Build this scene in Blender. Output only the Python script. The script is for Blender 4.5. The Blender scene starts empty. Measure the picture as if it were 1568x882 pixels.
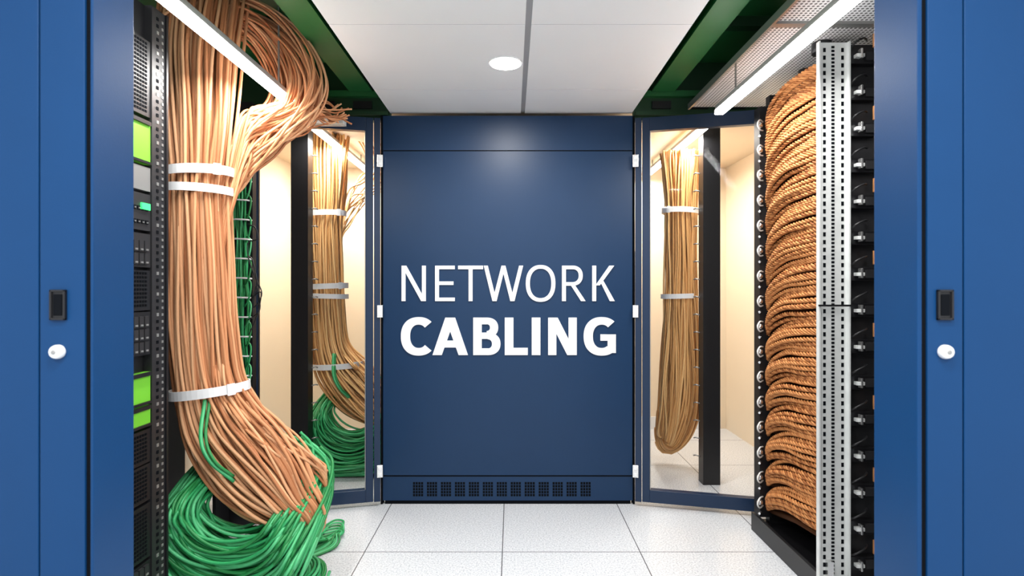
import bpy, math, random
import numpy as np
from mathutils import Vector
random.seed(4)
rng=np.random.default_rng(4)
scene=bpy.context.scene

# ------------------------------------------------------------ materials
def mat(name,col,rough=.5,metal=0,emit=None,es=0,noise=0,nscale=40,bump=0,bscale=300,spec=.5,coat=0):
    m=bpy.data.materials.new(name); m.use_nodes=True
    nt=m.node_tree; b=nt.nodes['Principled BSDF']
    c=(*col,1)
    b.inputs['Base Color'].default_value=c
    b.inputs['Roughness'].default_value=rough
    b.inputs['Metallic'].default_value=metal
    b.inputs['Specular IOR Level'].default_value=spec
    b.inputs['Coat Weight'].default_value=coat
    tc=nt.nodes.new('ShaderNodeTexCoord')
    if noise>0:
        n=nt.nodes.new('ShaderNodeTexNoise'); n.inputs['Scale'].default_value=nscale; n.inputs['Detail'].default_value=4
        nt.links.new(tc.outputs['Object'],n.inputs['Vector'])
        r=nt.nodes.new('ShaderNodeMix'); r.data_type='RGBA'
        r.inputs['A'].default_value=tuple(x*(1-noise) for x in col)+(1,)
        r.inputs['B'].default_value=tuple(min(1,x*(1+noise)) for x in col)+(1,)
        nt.links.new(n.outputs['Fac'],r.inputs['Factor']); nt.links.new(r.outputs['Result'],b.inputs['Base Color'])
    if bump>0:
        n2=nt.nodes.new('ShaderNodeTexNoise'); n2.inputs['Scale'].default_value=bscale
        nt.links.new(tc.outputs['Object'],n2.inputs['Vector'])
        bp=nt.nodes.new('ShaderNodeBump'); bp.inputs['Strength'].default_value=bump; bp.inputs['Distance'].default_value=.001
        nt.links.new(n2.outputs['Fac'],bp.inputs['Height']); nt.links.new(bp.outputs['Normal'],b.inputs['Normal'])
    if emit:
        b.inputs['Emission Color'].default_value=(*emit,1); b.inputs['Emission Strength'].default_value=es
    return m

BLUE=mat('blue_powdercoat',(.0035,.041,.132),.42,0,noise=.05,nscale=8,bump=.12,spec=.2)
NAVY=mat('navy_powdercoat',(.0065,.029,.080),.40,0,noise=.05,nscale=6,bump=.12,spec=.27)
FRAME=mat('frame_blue',(.009,.024,.060),.35,0,bump=.1,spec=.3)
DARK=mat('dark_gap',(.002,.003,.005),.8,spec=.1)
BLACK=mat('black_steel',(.010,.010,.012),.4,.2)
BLACKP=mat('black_plastic',(.016,.016,.018),.45)
GREYM=mat('grey_metal',(.35,.35,.34),.35,.6)
GALV=mat('galvanised_steel',(.74,.76,.75),.45,.3,noise=.14,nscale=25)
WHITE=mat('white_plastic',(.80,.81,.82),.4)
SIGNW=mat('sign_white',(.74,.77,.80),.5)
CHROME=mat('chrome',(.8,.8,.8),.2,.9)
BEIGE=mat('beige_wall',(.80,.68,.52),.6,noise=.03,nscale=3)
GREENS=mat('green_painted_steel',(.014,.13,.034),.45,noise=.2,nscale=6)
GREEND=mat('dark_green_steel',(.006,.045,.014),.5)
LIME=mat('lime_server_bezel',(.15,.50,.03),.4,emit=(.16,.7,.03),es=.05)
LED=mat('green_led',(.05,.9,.2),.4,emit=(.05,1,.2),es=.7)
CEILM=mat('ceiling_tile',(.93,.94,.95),.6,noise=.02,nscale=5)
JOINT=mat('joint_grey',(.38,.38,.39),.5)
LAMP=mat('lamp_diffuser',(1,1,1),.5,emit=(1,.98,.94),es=20)
LAMPW=mat('reflected_lamp_warm',(1,1,1),.5,emit=(1,.95,.86),es=14)
OR=[mat('orange_cable_a',(.54,.238,.108),.55,spec=.28),mat('orange_cable_b',(.62,.305,.15),.55,spec=.28),
    mat('orange_cable_c',(.40,.160,.068),.55,spec=.28),mat('orange_cable_d',(.66,.36,.19),.55,spec=.28)]
RO=[mat('copper_cable_a',(.40,.155,.050),.6,spec=.22),mat('copper_cable_b',(.50,.215,.075),.6,spec=.22),mat('copper_cable_c',(.25,.085,.025),.6,spec=.22)]
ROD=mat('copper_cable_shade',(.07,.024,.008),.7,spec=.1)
YO=[mat('amber_lit_cable_a',(.70,.38,.14),.45),mat('amber_lit_cable_b',(.82,.50,.21),.45),mat('amber_lit_cable_c',(.50,.25,.085),.45)]  # amber, with brightness raised in the colour for missing front light
GR=[mat('green_cable_a',(.03,.33,.11),.4,spec=.4),mat('green_cable_b',(.08,.46,.19),.4,spec=.4),mat('green_cable_c',(.02,.22,.06),.4,spec=.4)]

def math_node(nt,op,a,b=None):
    n=nt.nodes.new('ShaderNodeMath'); n.operation=op
    for i,x in enumerate((a,b)):
        if x is None: continue
        if isinstance(x,(int,float)): n.inputs[i].default_value=x
        else: nt.links.new(x,n.inputs[i])
    return n.outputs[0]

def floor_mat():
    m=bpy.data.materials.new('speckled_floor_tile'); m.use_nodes=True; nt=m.node_tree; b=nt.nodes['Principled BSDF']
    tc=nt.nodes.new('ShaderNodeTexCoord'); s=nt.nodes.new('ShaderNodeSeparateXYZ'); nt.links.new(tc.outputs['Object'],s.inputs[0])
    def line(o,off):
        f=math_node(nt,'ADD',o,-off+60.0+.3); f=math_node(nt,'DIVIDE',f,.6); f=math_node(nt,'FRACT',f)
        f=math_node(nt,'SUBTRACT',f,.5); f=math_node(nt,'ABSOLUTE',f); return math_node(nt,'LESS_THAN',f,.0038)
    l=math_node(nt,'MAXIMUM',line(s.outputs[0],-.042),line(s.outputs[1],2.45))
    n=nt.nodes.new('ShaderNodeTexNoise'); n.inputs['Scale'].default_value=140; n.inputs['Detail'].default_value=5
    nt.links.new(tc.outputs['Object'],n.inputs['Vector'])
    r=nt.nodes.new('ShaderNodeValToRGB'); r.color_ramp.elements[0].position=.34; r.color_ramp.elements[0].color=(.42,.45,.49,1)
    r.color_ramp.elements[1].position=.58; r.color_ramp.elements[1].color=(.66,.68,.71,1)
    nt.links.new(n.outputs['Fac'],r.inputs[0])
    mx=nt.nodes.new('ShaderNodeMix'); mx.data_type='RGBA'; nt.links.new(l,mx.inputs['Factor']); nt.links.new(r.outputs[0],mx.inputs['A'])
    mx.inputs['B'].default_value=(.12,.12,.13,1); nt.links.new(mx.outputs['Result'],b.inputs['Base Color'])
    b.inputs['Roughness'].default_value=.22
    return m
def mesh_mat():
    m=bpy.data.materials.new('perforated_sheet'); m.use_nodes=True; nt=m.node_tree; b=nt.nodes['Principled BSDF']
    tc=nt.nodes.new('ShaderNodeTexCoord'); s=nt.nodes.new('ShaderNodeSeparateXYZ'); nt.links.new(tc.outputs['Object'],s.inputs[0])
    def c(o):
        f=math_node(nt,'DIVIDE',math_node(nt,'ADD',o,10),.016); f=math_node(nt,'SUBTRACT',math_node(nt,'FRACT',f),.5); return math_node(nt,'MULTIPLY',f,f)
    d=math_node(nt,'ADD',c(s.outputs[0]),c(s.outputs[1])); l=math_node(nt,'LESS_THAN',d,.09)
    mx=nt.nodes.new('ShaderNodeMix'); mx.data_type='RGBA'; nt.links.new(l,mx.inputs['Factor'])
    mx.inputs['A'].default_value=(.85,.85,.86,1); mx.inputs['B'].default_value=(.05,.05,.055,1)
    nt.links.new(mx.outputs['Result'],b.inputs['Base Color']); b.inputs['Roughness'].default_value=.4
    return m
def glass_mat():
    m=bpy.data.materials.new('door_glass'); m.use_nodes=True; nt=m.node_tree; nt.nodes.clear()
    o=nt.nodes.new('ShaderNodeOutputMaterial'); t=nt.nodes.new('ShaderNodeBsdfTransparent'); t.inputs[0].default_value=(.99,.99,.99,1)
    g=nt.nodes.new('ShaderNodeBsdfGlossy'); g.inputs['Roughness'].default_value=.02
    x=nt.nodes.new('ShaderNodeMixShader'); x.inputs[0].default_value=.0015
    nt.links.new(t.outputs[0],x.inputs[1]); nt.links.new(g.outputs[0],x.inputs[2]); nt.links.new(x.outputs[0],o.inputs[0])
    return m
FLOOR=floor_mat(); PERF=mesh_mat(); GLASS=glass_mat()

# ------------------------------------------------------------ mesh builder
class MB:
    def __init__(s): s.v=[]; s.f=[]; s.mi=[]; s.sm=[]; s.mats=[]
    def m(s,mt):
        if mt not in s.mats: s.mats.append(mt)
        return s.mats.index(mt)
    def box(s,x0,x1,y0,y1,z0,z1,mt):
        i=len(s.v); k=s.m(mt)
        s.v+= [(x0,y0,z0),(x1,y0,z0),(x1,y1,z0),(x0,y1,z0),(x0,y0,z1),(x1,y0,z1),(x1,y1,z1),(x0,y1,z1)]
        for f in ((0,3,2,1),(4,5,6,7),(0,1,5,4),(1,2,6,5),(2,3,7,6),(3,0,4,7)):
            s.f.append(tuple(i+a for a in f)); s.mi.append(k); s.sm.append(False)
    def prism(s,poly,y0,y1,mt):
        n=len(poly)
        if sum(poly[a][0]*poly[(a+1)%n][1]-poly[(a+1)%n][0]*poly[a][1] for a in range(n))<0: poly=poly[::-1]
        i=len(s.v); k=s.m(mt)
        s.v+=[(p[0],y0,p[1]) for p in poly]+[(p[0],y1,p[1]) for p in poly]
        s.f.append(tuple(range(i,i+n))); s.mi.append(k); s.sm.append(False)
        for a in range(n):
            c=(a+1)%n; s.f.append((i+a,i+n+a,i+n+c,i+c)); s.mi.append(k); s.sm.append(False)
    def tube(s,P,r,sides,mt,cap=True):
        P=np.asarray(P,float); n=len(P); k=s.m(mt); i0=len(s.v)
        T=np.gradient(P,axis=0); T/= (np.linalg.norm(T,axis=1)[:,None]+1e-9)
        ref=np.array([0,1,0.]) if abs(T[0][1])<.8 else np.array([1.,0,0])
        N=np.cross(T[0],ref); N/=np.linalg.norm(N)
        ang=np.linspace(0,2*np.pi,sides,endpoint=False); ca=np.cos(ang)[:,None]; sa=np.sin(ang)[:,None]
        for j in range(n):
            N=N-T[j]*np.dot(N,T[j]); N/=np.linalg.norm(N)+1e-9; B=np.cross(T[j],N)
            rr=r[j] if hasattr(r,'__len__') else r
            s.v+= [tuple(q) for q in (P[j]+rr*(ca*N+sa*B))]
        for j in range(n-1):
            a=i0+j*sides; b=a+sides
            for q in range(sides):
                q2=(q+1)%sides
                s.f.append((a+q,a+q2,b+q2,b+q)); s.mi.append(k); s.sm.append(True)
        if cap:
            s.f.append(tuple(i0+q for q in range(sides))[::-1]); s.mi.append(k); s.sm.append(False)
            s.f.append(tuple(i0+(n-1)*sides+q for q in range(sides))); s.mi.append(k); s.sm.append(False)
    def band(s,C,ax,ay,up,h,t,mt,a0=0,a1=2*math.pi,n=48):
        C=np.array(C);ax=np.array(ax);ay=np.array(ay);up=np.array(up); k=s.m(mt); i0=len(s.v)
        for j in range(n+1):
            a=a0+(a1-a0)*j/n; d=math.cos(a)*ax+math.sin(a)*ay; e=d*(1+t/np.linalg.norm(d))
            s.v+=[tuple(C+d-up*h/2),tuple(C+e-up*h/2),tuple(C+e+up*h/2),tuple(C+d+up*h/2)]
        for j in range(n):
            a=i0+4*j
            for q in range(4):
                s.f.append((a+q,a+(q+1)%4,a+4+(q+1)%4,a+4+q)); s.mi.append(k); s.sm.append(False)
    def done(s,name,bevel=0,rot=None,loc=None):
        me=bpy.data.meshes.new(name); me.from_pydata(s.v,[],s.f)
        for m_ in s.mats: me.materials.append(m_)
        me.polygons.foreach_set('material_index',s.mi); me.polygons.foreach_set('use_smooth',s.sm); me.update()
        o=bpy.data.objects.new(name,me); scene.collection.objects.link(o)
        if loc: o.location=loc
        if rot: o.rotation_euler=rot
        if bevel:
            b=o.modifiers.new('bevel','BEVEL'); b.width=bevel; b.segments=2; b.limit_method='ANGLE'
        return o

def cr(keys,n):
    K=np.asarray(keys,float); m=len(K); K=np.vstack([2*K[0]-K[1],K,2*K[-1]-K[-2]])
    out=[]
    for t in np.linspace(0,m-1-1e-6,n):
        i=int(t); u=t-i; a,b,c,d=K[i],K[i+1],K[i+2],K[i+3]
        out.append(.5*((2*b)+(c-a)*u+(2*a-5*b+4*c-d)*u*u+(-a+3*b-3*c+d)*u**3))
    return np.array(out)

# ------------------------------------------------------------ room shell
b=MB(); b.box(-2.2,2.2,-1.6,4.7,-.05,0,FLOOR); b.done('floor')
b=MB(); b.box(-1.83,-1.75,1.1,4.7,0,2.42,BEIGE); b.done('wall_left')
b=MB(); b.box(1.75,1.83,1.1,4.7,0,2.42,BEIGE); b.done('wall_right')
b=MB(); b.box(-1.75,1.75,4.6,4.7,0,2.42,BEIGE); b.done('wall_back')
b=MB()
ys=[-1.3,-.65,0,.7,1.35,2.0,2.654,3.02]
for a,c in zip(ys[:-1],ys[1:]):
    for x0,x1 in ((-.652,.047),(.069,.642)):
        b.box(x0,x1,a+.0025,c-.0025,2.087,2.107,CEILM)
    b.box(.047,.069,a,c,2.094,2.107,JOINT)
b.box(-.652,.642,-1.3,3.02,2.107,2.13,JOINT)
b.box(-1.75,1.75,3.06,4.6,2.13,2.16,BEIGE)
b.box(-2.2,-.652,-1.3,.99,2.09,2.13,CEILM); b.box(.642,2.2,-1.3,.99,2.09,2.13,CEILM)
b.done('ceiling')

for sx in (-1,1):
    b=MB()
    def bx(x0,x1,*r):
        x0,x1=sx*x0,sx*x1
        b.box(min(x0,x1),max(x0,x1),*r)
    bx(.66,1.74,1.1,3.05,2.36,2.38,GREENS)
    bx(.655,.675,1.1,3.0,2.135,2.36,GREENS)
    bx(.74,.86,1.1,2.98,2.30,2.312,GREENS); bx(.795,.805,1.1,2.98,2.20,2.30,GREENS); bx(.74,.86,1.1,2.98,2.19,2.20,GREENS)
    for y in (1.5,2.0,2.5): bx(.68,1.3,y,y+.05,2.315,2.36,GREEND)
    bx(.655,1.74,3.02,3.06,2.05,2.36,GREEND)
    bx(.66,1.3,2.985,3.02,2.07,2.09,GREEND); bx(.66,1.3,2.985,3.02,2.17,2.20,GREENS)
    for x in (.75,.95,1.15): bx(x,x+.1,3.005,3.02,2.11,2.15,BLACK)
    b.done('green_steel_beam')

b=MB(); b.box(.93,1.42,1.1,2.95,2.10,2.105,PERF)
b.box(.922,.932,1.1,2.95,2.085,2.115,GREYM)
b.box(.93,1.42,2.0,2.03,2.09,2.10,GREYM); b.done('perforated_ceiling_tray')
b=MB()
b.tube([(1.2,2.18,2.1),(1.2,2.18,2.06)],.035,16,BLACKP); b.tube([(1.28,2.45,2.1),(1.28,2.45,2.06)],.03,16,BLACKP); b.done('ceiling_sensor')

# ------------------------------------------------------------ centre cabinet
X0,X1=-.686,.641
b=MB()
b.box(X0,X1,3.01,3.9,.02,2.066,NAVY)
b.box(X0,X1,2.99,3.01,1.881,2.066,NAVY)
b.box(X0+.002,X1-.002,2.985,3.01,.156,1.876,NAVY)
b.box(X0,X1,2.99,3.01,.02,.150,NAVY)
b.box(X0+.01,X1-.01,2.995,3.0,0,.03,DARK)
b.box(X0+.002,X1-.002,2.9885,2.991,1.8745,1.8825,DARK); b.box(X0+.002,X1-.002,2.9885,2.991,.148,.157,DARK)
for g in range(13):
    gx=-.526+g*.0742
    for c in range(4):
        for r in range(5):
            x=gx+c*.0142; z=.118-r*.0158
            b.box(x,x+.0108,2.9885,2.9905,z-.012,z,DARK)
b.box(X0-.012,X0-.002,2.99,3.03,.0,2.066,DARK); b.box(X1+.002,X1+.012,2.99,3.03,.0,2.066,DARK)
b.done('server_cabinet_panel')

# ------------------------------------------------------------ lettering, cut from flat sheet strokes
class Sign:
    def __init__(s,x0,z0,u): s.x0,s.z0,s.u=x0,z0,u; s.b=MB(); s.k=0
    def P(s,pts):
        s.k+=1
        s.b.prism([(s.x0+x*s.u,s.z0+y*s.u) for x,y in pts],2.979-.00004*(s.k%40)-.0016*(s.k//40 %2),2.9848,SIGNW)
    def R(s,ox,x0,x1,y0,y1): s.P([(ox+x0,y0),(ox+x1,y0),(ox+x1,y1),(ox+x0,y1)])
    def D(s,ox,a0,a1,ya,b0,b1,yb): s.P([(ox+a0,ya),(ox+a1,ya),(ox+b1,yb),(ox+b0,yb)])
    def A(s,ox,cx,cy,rx,ry,tx,ty,a0,a1,n=36,p=2.25):
        s.k+=1; k0=s.k; F=2.979-.00005*(k0%23)-.00005
        def pt(a,rx,ry):
            c,q=math.cos(a),math.sin(a)
            return (s.x0+s.u*(ox+cx+rx*math.copysign(abs(c)**(2/p),c)), s.z0+s.u*(cy+ry*math.copysign(abs(q)**(2/p),q)))
        b=s.b; i=len(b.v); k=b.m(SIGNW)
        for j in range(n+1):
            a=math.radians(a0+(a1-a0)*j/n); q=pt(a,rx-tx,ry-ty); w=pt(a,rx,ry)
            b.v+=[(q[0],F,q[1]),(w[0],F,w[1]),(w[0],2.9848,w[1]),(q[0],2.9848,q[1])]
        for j in range(n):
            c=i+4*j
            for qq in (0,1,3):
                q2=(qq+1)%4
                b.f.append((c+qq,c+q2,c+4+q2,c+4+qq)); b.mi.append(k); b.sm.append(False)
        if abs(a1-a0)<359:
            b.f.append((i,i+3,i+2,i+1)); b.mi.append(k); b.sm.append(False)
            c=i+4*n; b.f.append((c,c+1,c+2,c+3)); b.mi.append(k); b.sm.append(False)
u=1/287.
S=Sign(-.5854,1.0803,u)
t=6; h=5.4
o=0;  S.R(o,0,t,0,54); S.R(o,31,37,0,54); S.D(o,0,7.2,54,29.8,37,0)
o=51; S.R(o,0,t,0,54); S.R(o,t-1,30,0,h); S.R(o,t-1,28,24.6,24.6+h); S.R(o,t-1,30,54-h,54)
o=86; S.R(o,0,38,54-h,54); S.R(o,16,22,0,54-h+1)
o=125;S.D(o,0,6.2,54,13.2,19.6,0); S.D(o,27,33,54,13.2,19.6,0); S.D(o,27,33,54,40.4,46.8,0); S.D(o,53.8,60,54,40.4,46.8,0)
o=189;S.A(o,22.5,27,22.5,28,6.2,5.6,0,360,n=60)
o=244;S.R(o,0,t,0,54); S.R(o,t-1,16.5,54-h,54); S.R(o,t-1,16.5,23.5,23.5+h); S.A(o,16,38.8,15.5,15.25,6,h,-90,90); S.D(o,13.5,20,24,29,36,0)
o=290;S.R(o,0,t,0,54); S.D(o,26,33.5,54,5,11.5,24); S.D(o,11.5,17,31,26.8,34.3,0)
S2=Sign(-.5889,.7945,u); 
o=0;  S2.A(o,27,28.5,27,29.3,14,11.5,46,314,n=48)
o=48; S2.D(o,19.5,34.5,57,0,14.2,0); S2.D(o,19.5,34.5,57,39.8,54,0); S2.R(o,12,42,11.5,22)
o=110;S2.R(o,0,13,0,57); S2.R(o,12,21,46.8,57); S2.R(o,12,23,24.6,34.2); S2.R(o,12,23,0,10.2); S2.A(o,20.5,41.8,17.5,15.2,12.5,10,-90,90); S2.A(o,22,17,19.5,17,13,10,-90,90)
o=158;S2.R(o,0,13.2,0,57); S2.R(o,12,35,0,11)
o=199;S2.R(o,0,13.2,0,57)
o=224;S2.R(o,0,12.5,0,57); S2.R(o,31,43.5,0,57); S2.D(o,0,14.5,57,29,43.5,0)
o=278;S2.A(o,27.5,28.5,27.5,29.3,14,11.5,48,305,n=48); S2.R(o,36.5,49,3.2,31.5); S2.R(o,25.5,49,21.8,31.5)
i=len(S.b.v); S.b.v+=S2.b.v; S.b.f+=[tuple(i+a for a in f) for f in S2.b.f]; S.b.mi+=S2.b.mi; S.b.sm+=S2.b.sm
S.b.done('sign_lettering')

# ------------------------------------------------------------ glass doors (open, hinged beside the cabinet)
def door(hx,sx,ang,name):
    b=MB(); W=.63
    def bx(a0,a1,*r):
        a0,a1=sx*a0,sx*a1; b.box(min(a0,a1),max(a0,a1),*r)
    bx(0,.033,-.03,.02,0,2.02,FRAME); bx(.037,.075,-.025,.015,0,2.02,FRAME)
    bx(.60,W,-.025,.015,0,2.02,FRAME)
    bx(.075,.60,-.025,.015,1.95,2.02,FRAME); bx(.075,.60,-.025,.015,0,.065,FRAME)
    bx(.075,.08,-.02,.01,.065,1.95,GREYM); bx(.595,.60,-.02,.01,.065,1.95,BLACK)
    bx(.08,.595,-.004,.0,.065,1.95,GLASS)
    for z in (.13,.97,1.76):
        bx(-.012,.018,-.042,-.03,z,z+.065,CHROME); bx(-.004,.012,-.047,-.042,z+.008,z+.025,WHITE); bx(-.004,.012,-.047,-.042,z+.04,z+.057,WHITE)
    return b.done(name,bevel=.0015,loc=(hx,2.99,.025),rot=(0,0,ang*sx*-1))
door(-.70,-1,math.radians(14),'glass_door')
door(.655,1,math.radians(14),'glass_door')

# ------------------------------------------------------------ near sliding doors and jambs
def near(sx,name):
    b=MB()
    def bx(a0,a1,*r):
        a0,a1=sx*a0,sx*a1; b.box(min(a0,a1),max(a0,a1),*r)
    inner=.760 if sx<0 else .739
    j=.745 if sx<0 else .721
    grv=.841 if sx<0 else .803
    dep=1.108 if sx<0 else 1.12
    bx(inner,grv-.0015,1.0,1.04,0,2.085,BLUE); bx(grv+.0015,2.1,1.0,1.04,0,2.085,BLUE); bx(inner+.002,2.1,1.03,1.05,0,2.085,DARK)
    bx(inner-.010,inner,1.004,1.03,0,2.085,DARK)
    bx(j,inner-.010,1.0,dep,0,2.085,BLUE)
    bx(j+.004,1.6,dep-.006,dep,0,2.085,DARK)
    cx=.805 if sx<0 else .768
    z0,z1=1.093,1.147
    bx(cx-.014,cx+.014,.997,1.001,z0,z1,BLACK); bx(cx-.008,cx+.008,.9955,.998,z0+.008,z1-.008,DARK)
    bx(cx-.014,cx-.010,.994,1.0,z0,z1,BLACK); bx(cx+.010,cx+.014,.994,1.0,z0,z1,BLACK)
    bx(cx-.014,cx+.014,.994,1.0,z1-.004,z1,BLACK); bx(cx-.014,cx+.014,.994,1.0,z0,z0+.004,BLACK)
    b.tube([(sx*cx,1.0,1.037),(sx*cx,.994,1.037),(sx*cx,.989,1.037),(sx*cx,.987,1.037)],[.0125,.0125,.011,.006],28,WHITE)
    b.tube([(sx*cx,.988,1.037),(sx*cx,.985,1.037)],.004,12,GREYM)
    b.done(name,bevel=.0012)
near(-1,'sliding_door'); near(1,'sliding_door')

# ------------------------------------------------------------ light strips
def area(name,loc,sx_,sy_,e,col,par=None):
    l=bpy.data.lights.new(name,'AREA'); l.shape='RECTANGLE'; l.size=sx_; l.size_y=sy_; l.energy=e; l.color=col
    o=bpy.data.objects.new(name,l); scene.collection.objects.link(o)
    o.location=loc
    if par: o.parent=par
    return o
def strip(x,z,y0,y1,e,mt,col):
    b=MB(); b.box(x-.016,x+.016,y0,y1,z+.008,z+.03,GREYM); b.box(x-.019,x+.019,y0+.005,y1-.005,z-.012,z+.008,mt)
    top=2.36 if (z<2 and x<0) else (2.10 if z<2 else 2.13)
    b.box(x-.003,x+.003,y0+.2,y0+.206,z+.03,top,GREYM); b.box(x-.003,x+.003,y1-.2,y1-.194,z+.03,top,GREYM)
    o=b.done('led_light_strip')
    area('strip_light',(x,(y0+y1)/2,z-.016),.034,y1-y0,e,col,o)
strip(-.955,1.95,1.15,2.5,15,LAMP,(1,.98,.95)); strip(.94,1.95,1.15,2.56,15,LAMP,(1,.98,.95))
strip(-1.11,2.05,3.12,4.33,26,LAMPW,(1,.95,.87)); strip(1.075,2.05,3.12,4.5,26,LAMPW,(1,.95,.87))  # rear strips stand in for reflections in the door glass, built as lamps

def downlight(x,y,z,e,r=.0625,col=(1,.97,.93)):
    b=MB()
    n=40
    b.tube([(x,y,z+.001),(x,y,z-.004)],r+.008,n,WHITE); b.tube([(x,y,z-.003),(x,y,z-.006)],r,n,LAMP)
    o=b.done('recessed_downlight')
    l=bpy.data.lights.new('downlight_lamp','AREA'); l.shape='DISK'; l.size=2*r; l.energy=e; l.color=col
    q=bpy.data.objects.new('downlight_lamp',l); q.location=(x,y,z-.008); scene.collection.objects.link(q); q.parent=o
downlight(-.027,2.34,2.087,14)
downlight(-.3,.5,2.087,9); downlight(.35,.5,2.087,9)  # out-of-view lamps added to light the camera side
downlight(-.9,-.1,2.09,14); downlight(.9,-.1,2.09,14); downlight(0,-.6,2.087,14)  # more unseen lamps added for light around and behind the camera
downlight(1.3,3.7,2.13,6,.05,(1,.95,.87)); downlight(-1.3,4.2,2.13,6,.05,(1,.95,.87))  # extra lamps added to brighten the rear bays

# ------------------------------------------------------------ left server rack
b=MB()
F=-1.15
b.box(-1.7,F-.02,1.2,1.86,.02,2.05,BLACK)
b.box(F-.02,F+.004,1.79,1.862,.02,2.05,BLACKP)
z=.06
while z<2.03:
    b.box(F+.003,F+.006,1.812,1.822,z,z+.010,GREYM if int(z*100)%7<2 else DARK); b.box(F+.003,F+.006,1.838,1.846,z,z+.008,GREYM); z+=.0222
b.box(F-.03,F+.01,1.856,1.866,.02,2.05,BLACK)
def unit(z0,z1,mt,kind):
    b.box(F-.02,F,1.25,1.788,z0,z1,mt)
    if kind=='mesh':
        zz=z0+.012
        while zz<z1-.012:
            y=1.5
            while y<1.77: b.box(F,F+.002,y,y+.007,zz,zz+.007,DARK); y+=.0125
            zz+=.0125
    if kind=='drive':
        zz=z0+.008
        while zz<z1-.03:
            y=1.45
            while y<1.76:
                b.box(F,F+.008,y,y+.02,zz,zz+.034,BLACKP); b.box(F+.008,F+.010,y+.004,y+.015,zz+.004,zz+.009,GREYM); y+=.025
            zz+=.04
    if kind=='ports':
        zz=z0+.02
        while zz<z1-.02:
            y=1.42
            while y<1.77: b.box(F,F+.003,y,y+.012,zz,zz+.012,DARK); b.box(F+.003,F+.005,y+.003,y+.009,zz+.003,zz+.007,GREYM); y+=.019
            zz+=.042
        b.box(F,F+.006,1.74,1.78,z1-.05,z1-.03,LED)
    if kind=='bezel':
        b.box(F,F+.006,1.25,1.785,z1-.012,z1,BLACK); b.box(F,F+.006,1.25,1.785,z0,z0+.008,BLACK)
for z0,z1,mt,kind in ((1.69,1.93,BLACK,'mesh'),(1.54,1.675,LIME,'bezel'),(1.455,1.53,GREYM,'x'),(1.33,1.445,BLACKP,'ports'),(1.215,1.32,BLACKP,'drive'),
    (1.08,1.205,BLACK,'mesh'),(.94,1.075,BLACK,'drive'),(.785,.885,LIME,'bezel'),(.715,.78,LIME,'bezel'),(.60,.705,BLACK,'mesh'),(.48,.595,BLACK,'mesh'),(.30,.47,BLACK,'mesh'),(.08,.29,BLACK,'drive')):
    unit(z0,z1,mt,kind)
b.box(-1.7,-1.5,1.87,2.58,.02,2.05,BLACK)
b.done('server_rack')

b=MB()
b.box(-1.37,-1.255,2.72,2.76,.0,2.05,BLACK); b.box(-1.385,-1.37,2.60,2.76,0,2.05,BLACK)
for i in range(15):
    z=.55+i*.092
    b.tube([(-1.35,2.72,z),(-1.34,2.66,z),(-1.30,2.645,z+.004),(-1.25,2.65,z+.002),(-1.235,2.67,z)],.004,6,WHITE)
for i in range(16):
    x=-1.335+rng.random()*.065; keys=[(x+rng.normal()*.008,2.69+rng.normal()*.008,z) for z in np.linspace(1.85,.62,9)]
    b.tube(cr(keys,50),.0045,6,GR[i%3])
for i in range(12):
    z=1.80-i*.10; x=-1.27
    b.tube(cr([(x,2.69,z),(x+.035,2.66,z-.03),(x+.03,2.65,z-.1),(x-.01,2.69,z-.14)],14),.0045,6,GR[i%3])
b.done('vertical_cable_manager')
b=MB()
b.tube(cr([(-1.24,2.64,1.45),(-1.20,2.63,1.43),(-1.19,2.63,1.38),(-1.235,2.63,1.36),(-1.23,2.63,1.28),(-1.20,2.63,1.2),(-1.17,2.63,1.12),(-1.21,2.63,1.06),(-1.19,2.62,1.16),(-1.18,2.63,1.05),(-1.235,2.63,1.0)],70),.003,6,BLACKP)
b.tube(cr([(-1.235,2.64,1.3),(-1.21,2.63,1.27),(-1.19,2.63,1.15),(-1.22,2.63,1.1),(-1.17,2.62,1.13),(-1.19,2.63,1.03),(-1.235,2.64,.93)],50),.003,6,BLACKP)
b.done('black_patch_cord')

# ------------------------------------------------------------ hanging cable bundles
SEC=[(-1.215,2.22,2.30,.16,.10),(-1.21,2.17,2.05,.15,.11),(-1.20,2.15,1.8,.134,.10),(-1.198,2.15,1.59,.112,.095),(-1.198,2.15,1.5,.112,.095),
 (-1.19,2.15,1.25,.116,.10),(-1.183,2.15,1.0,.120,.10),(-1.16,2.15,.78,.124,.10),(-1.10,2.14,.63,.155,.11),(-1.00,2.13,.51,.165,.12),(-.905,2.12,.42,.14,.13),
 (-.83,2.12,.35,.095,.13),(-.775,2.14,.29,.055,.11),(-.80,2.22,.22,.045,.10),(-.88,2.28,.17,.045,.08),(-1.0,2.30,.13,.045,.08)]
SEC2=[(-1.19,2.15,2.02,.12,.10),(-1.19,2.15,1.9,.115,.10),(-1.19,2.15,1.7,.10,.09),(-1.19,2.15,1.5,.10,.09),(-1.19,2.15,1.3,.10,.09),(-1.19,2.15,1.1,.105,.09),(-1.19,2.15,.9,.11,.09),
 (-1.19,2.15,.7,.12,.09),(-1.185,2.15,.5,.125,.09),(-1.175,2.15,.34,.12,.08),(-1.15,2.17,.20,.10,.06),(-1.12,2.2,.14,.06,.05),(-1.09,2.23,.2,.04,.04),(-1.09,2.24,.34,.03,.03)]
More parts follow.
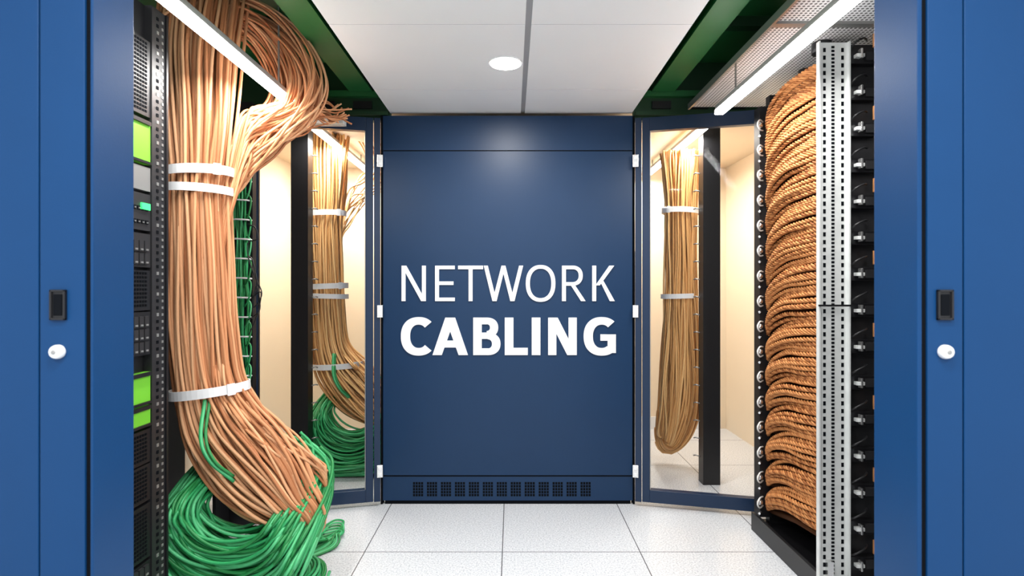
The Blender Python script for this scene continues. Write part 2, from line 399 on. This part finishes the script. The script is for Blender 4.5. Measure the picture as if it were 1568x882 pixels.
def bundle(name,cols,n,green=True,seed=1,r=.0066,ties=((1.585,1,-.0),(1.52,.5,0),(.762,1,.06)),SEC=SEC,loops=80,wisps=24,peel=30):
    rg=np.random.default_rng(seed); b=MB()
    N=76; S=cr(SEC,N); T=np.gradient(S[:,[0,2]],axis=0); T/=np.linalg.norm(T,axis=1)[:,None]
    nx=-T[:,1]; nz=T[:,0]; s=np.linspace(0,1,N)
    for i in range(n):
        rad=math.sqrt((i+.5)/n); th=i*2.39996; a=rad*math.cos(th); c=rad*math.sin(th)
        ph=rg.random(4)*6.28; am=.05+.05*rg.random()
        A=a+am*np.sin(ph[0]+9*s)+am*.5*np.sin(ph[1]+23*s); C=c+am*np.sin(ph[2]+8*s)
        loose=np.clip((s-.52)/.3,0,1)
        A=A+loose*.16*np.sin(ph[3]+6*s); 
        P=np.stack([S[:,0]+nx*A*S[:,3],S[:,1]+C*S[:,4],S[:,2]+nz*A*S[:,3]],1)
        P[:,2]=np.maximum(P[:,2],.012)
        b.tube(P[:N-int(rg.integers(0,12))],r,6,cols[int(rg.integers(len(cols)))])
    # strands arriving from overhead on the aisle side: smooth arcs of widely varying size
    for i in range(loops):
        f=rg.uniform(.35,1.0); g=rg.uniform(.88,1.10); o=rg.normal(); yo=rg.normal()*.035; tw=rg.normal()*.022; jz=rg.uniform(-.12,.14); ly=rg.normal()*.03
        arc=[(-1.36,2.18,2.16),(-1.20,2.24,2.285),(-1.02,2.30,2.28),(-.89,2.36,2.19),(-.82,2.39,2.05),(-.84,2.38,1.91),(-.93,2.32,1.79+jz*.5)]
        K=[(-1.12+(x+1.12)*f+tw,y+yo+ly*math.sin(k*.9+o),min(2.34,1.98+(z-1.98)*g*(.6+.4*f)+.6*tw)) for k,(x,y,z) in enumerate(arc)]
        K+=[(-1.055+.012*o,2.20,1.66+jz+.02*rg.random()),(-1.10+.012*o,2.15,1.46),(-1.12,2.15,1.2)]
        b.tube(cr(K,64),r*.78,6,cols[int(rg.integers(len(cols)))])
    for i in range(wisps):
        o=rg.normal(); q=rg.normal(); e=rg.random(); g=rg.uniform(-.04,.10)
        K=[(-.74-.12*e,2.62,1.95+.03*o),(-.82-.07*e,2.6,1.95+.025*q),(-.92,2.5,1.88+.03*o+g),(-1.02,2.35,1.78+.03*q+g),(-1.07,2.2,1.66),(-1.11,2.15,1.5)]
        b.tube(cr(K,30),r*.6,6,cols[int(rg.integers(len(cols)))])
    for i in range(peel):
        o=rg.normal(); q=rg.normal(); e=rg.random()
        K=[(-1.15,2.17,1.25),(-1.13+.015*o,2.15,1.0),(-1.075+.014*o,2.11+.03*q,.78),(-1.0+.018*q,2.1+.04*o,.67),(-.90+.025*o,2.12+.05*q,.59-.05*e),(-.79+.02*o,2.18+.1*e,.48-.06*e+.015*q),(-.735,2.22,.38+.03*o),(-.75,2.25,.28)]
        b.tube(cr(K,44),r*.75,6,cols[int(rg.integers(len(cols)))])
    if green:
        for i in range(165):
            q=rg.random(); yf=1.92+.15*rg.random()+.03*q; o=rg.normal()
            rx=.272-.10*q; rz=.265-.12*q; cz=.275+.12*q; cxx=-1.0+.04*q*rg.random()
            K=[(-1.12+.02*o,2.26,.70),(-1.17+.02*o,2.27,.56)]
            t1=rg.uniform(368,436); dx=rg.normal()*.014; dz=rg.normal()*.014; p1,p2=rg.random(2)*6.28; el=1+.07*rg.normal()
            for t in np.linspace(135,t1,14):
                w=.012*math.sin(p1+t*.03)
                fr=max(0,min(1,(t-140)/40))*max(0,min(1,(378-t)/38))
                K.append((cxx+dx+(rx+w)*math.cos(math.radians(t)),2.29-(2.29-yf)*fr+.012*math.sin(p2+t*.02),max(.012,cz+dz+(rz*el+w)*math.sin(math.radians(t)))))
            P=cr(K,84); P[:,2]=np.maximum(P[:,2],.008+.02*rg.random())
            b.tube(P,.0062,6,GR[int(rg.integers(3))])
        for i in range(22):
            o=rg.normal(); e=rg.random(); ph=rg.random()*6.28
            K=[(-1.0+.03*o+(.22+.05*e)*math.cos(a+ph),2.12+(.17+.06*e)*math.sin(a+ph),.03+.05*e+.012*math.sin(2*a)) for a in np.linspace(0,5.2,12)]
            b.tube(cr(K,60),.0062,6,GR[i%3])
        for i in range(9):
            d=.012*i; o=rg.normal()*.015
            K=[(-1.0,2.15,.05),(-.98+d,2.3,.012),(-.94+o,2.38-d,.010),(-.88+d,2.46,.010),(-.82+d*.5+o,2.62-d,.010+.004*i),(-.82,2.74-d*2,.010),(-.87,2.76-d*3,.010),(-.90+o,2.66-d,.012),(-.92+d,2.5,.03),(-.95,2.3,.10)]
            b.tube(cr(K,60),.005,6,GR[i%3])
        for i in range(4):
            o=rg.normal()
            K=[(-1.12+.01*o,2.06,.74),(-1.10+.01*o,1.995,.62),(-1.06+.01*o,1.98,.54),(-1.0,2.02,.46+.01*o)]
            b.tube(cr(K,20),.006,6,GR[i%3])
    for z,fr,tl in ties:
        kk=int(np.argmin(S[:,2])); t=np.interp(-z,-S[:kk,2],np.arange(kk)); q=lambda c:float(np.interp(t,np.arange(N),S[:,c]))
        cx,cy,rx,ry=q(0),q(1),q(3)+.016,q(4)+.016
        up=np.array([-tl*1.5,0,1.]); up/=np.linalg.norm(up)
        sl=.06+tl*1.5
        if fr==1: b.band((cx,cy,z),(rx,0,rx*sl*.8),(0,-ry,0),up,.034,.004,WHITE); b.band((cx,cy,z),(rx+.006,0,rx*sl*.8),(0,-ry-.006,0),up,.042,.005,WHITE,a0=.55,a1=.75,n=4)
        else: b.band((cx,cy,z),(rx,0,-.004),(0,-ry,0),up,.030,.004,WHITE,a0=-.2,a1=2.0)
    return b.done(name)
bundle('cable_bundle',OR,190)
T2=((1.62,1,0),(1.16,1,0),(1.10,.5,0),(.66,1,0))
refl_left=bundle('cable_bundle',YO,130,seed=7,ties=T2,loops=10,wisps=4,peel=18); refl_left.location=(0,1.45,0)  # both rear bundles stand in for mirror images in the glass, built solid
refl_right=bundle('cable_bundle',YO,120,green=False,seed=9,ties=((1.64,1,0),(1.1,.5,0)),SEC=SEC2,loops=0,wisps=0,peel=0); refl_right.scale=(-1,1,1); refl_right.location=(-.11,1.45,0)

for x0,x1 in ((-1.29,-1.19),(1.115,1.215)):  # posts mirrored in the door glass, built as solid stand-ins behind it
    b=MB(); b.box(x0,x1,3.28,3.36,0,2.10,BLACK)
    s=-1 if x0<0 else 1
    xa,xb=(x0,x0+.02) if s<0 else (x1-.02,x1)
    b.box(xa,xb,3.36,3.44,0,2.10,BLACKP)
    for i in range(18):
        z=.15+i*.105
        xx=x1 if s<0 else x0
        b.tube([(xx,3.34,z),(xx-s*.02,3.35,z+.005),(xx-s*.03,3.36,z)],.004,5,GREYM)
    b.done('reflected_rack_post')
b=MB()
b.box(.75,1.0,4.57,4.595,.9,1.45,GREYM); b.box(.76,.99,4.565,4.57,.91,1.44,WHITE); b.done('wall_notice_board')
b=MB(); b.box(.7,1.7,4.585,4.598,.0,.1,WHITE); b.done('baseboard_back')

b=MB()
b.box(-1.28,-.80,2.66,2.69,1.93,1.955,GALV); b.box(-1.28,-.80,2.70,2.715,1.93,1.955,GALV)
for x in (-1.2,-1.05,-.9): b.box(x,x+.02,2.69,2.70,1.935,1.95,GALV)
b.done('cable_ladder_tray')

# ------------------------------------------------------------ right cable rack
b=MB()
b.box(1.145,1.20,2.60,2.66,.09,1.99,BLACK); b.box(1.20,1.42,2.62,2.66,.05,2.05,BLACK)
b.box(1.40,1.44,1.3,2.66,.02,2.05,BLACK)
b.box(1.15,1.40,2.0,2.68,.0,.05,BLACK); b.box(1.14,1.155,1.95,2.68,.0,.085,BLACKP)
b.box(1.235,1.40,2.08,2.2,.05,2.05,BLACKP)
zz=.12
i=0
while zz<1.98:
    b.box(1.235,1.33,2.05,2.082,zz,zz+.05,BLACK)
    b.box(1.245,1.275,2.03,2.05,zz+.018,zz+.03,GALV); b.box(1.255,1.262,2.02,2.04,zz+.01,zz+.045,CHROME)
    b.box(1.285,1.325,2.04,2.052,zz+.01,zz+.04,BLACKP)
    if i%2==0: b.tube([(1.325,2.05,zz+.06),(1.325,2.05,zz+.11)],.009,8,RO[1])
    b.tube(cr([(1.235,2.06,zz+.05),(1.24,2.03,zz+.07),(1.27,2.03,zz+.085),(1.30,2.06,zz+.09)],10),.004,5,BLACKP)
    zz+=.132; i+=1
ROWS=[.165+i*.1155 for i in range(16)]
for z in ROWS:
    b.tube([(1.155,2.605,z),(1.14,2.585,z),(1.128,2.57,z+.004)],[.008,.014,.010],10,CHROME)
    b.tube(cr([(1.16,2.60,z+.02),(1.135,2.575,z+.022),(1.12,2.565,z),(1.135,2.575,z-.022),(1.16,2.60,z-.02)],14),.004,6,GALV)
    b.tube([(1.15,2.60,z-.05),(1.135,2.58,z-.05)],.006,8,CHROME)
b.done('cable_management_rack',bevel=.001)

b=MB()
px0,px1=1.112,1.226
b.box(px0,px1,2.05,2.055,.0,2.045,GALV); b.box(px0,px0+.005,2.035,2.05,.0,2.045,GALV); b.box(px1-.005,px1,2.035,2.05,.0,2.045,GALV)
z=.05
while z<2.03:
    for c,(xx,w,h) in enumerate(((.022,.009,.015),(.052,.011,.008),(.052,.011,.008),(.088,.009,.015))):
        zo=0 if c!=2 else .014
        b.box(px0+xx,px0+xx+w,2.0485,2.0505,z+zo,z+zo+h,DARK)
    z+=.028
b.box(px0-.004,px1+.006,2.028,2.034,1.083,1.09,BLACK)
b.box(px0+.03,px0+.05,2.03,2.05,.1,.16,CHROME)
b.done('perforated_steel_post')

b=MB(); rg=np.random.default_rng(3)
for ri,z0 in enumerate(ROWS):
    for k in range(7):
        f=k/6; zs=z0+(f-.5)*.055
        ze=z0+(f-.5)*.108+.11+rg.normal()*.004
        if ze>2.0: ze=2.0-.003*k
        bulge=.024*math.sin(math.pi*f)+.010*rg.random(); sg=rg.normal()*.004
        K=[(1.185,2.60,zs-.01),(1.170-bulge*.4,2.55,zs+(ze-zs)*.20-.004),(1.163-bulge,2.46,zs+(ze-zs)*.52+.004+sg),(1.160-bulge,2.34,zs+(ze-zs)*.80+.010+sg),(1.160-bulge*.7,2.22,ze+.000),(1.163,2.13,ze+.006),(1.19,2.07,ze-.005)]
        P=cr(K,84); T=np.gradient(P,axis=0); T/=np.linalg.norm(T,axis=1)[:,None]
        N1=np.cross(T,[1,0,0]); N1/=np.linalg.norm(N1,axis=1)[:,None]; N2=np.cross(T,N1)
        d=np.concatenate([[0],np.cumsum(np.linalg.norm(np.diff(P,axis=0),axis=1))]); ph=rg.random()*6.28; cs=[RO[1],RO[0],RO[2]] if rg.random()<.5 else [RO[1],RO[1],RO[0]]
        for sidx in range(3):
            a=ph+sidx*2.094+d*2*math.pi/.058
            b.tube(P+ .0058*(np.cos(a)[:,None]*N1+np.sin(a)[:,None]*N2),.0046,5,cs[sidx])
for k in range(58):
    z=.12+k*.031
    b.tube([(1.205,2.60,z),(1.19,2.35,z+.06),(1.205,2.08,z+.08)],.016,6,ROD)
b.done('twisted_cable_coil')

# ------------------------------------------------------------ world, camera
w=bpy.data.worlds.new('World'); scene.world=w; w.use_nodes=True
w.node_tree.nodes['Background'].inputs[0].default_value=(.92,.96,1,1); w.node_tree.nodes['Background'].inputs[1].default_value=1.15
cam=bpy.data.cameras.new('camera'); co=bpy.data.objects.new('camera',cam); scene.collection.objects.link(co)
co.location=(0,0,1.15); co.rotation_euler=(math.pi/2,0,0); cam.lens=19.77; cam.sensor_width=36
cam.dof.use_dof=True; cam.dof.focus_distance=2.8; cam.dof.aperture_fstop=5
scene.camera=co
scene.view_settings.view_transform='Standard'
scene.view_settings.exposure=.22
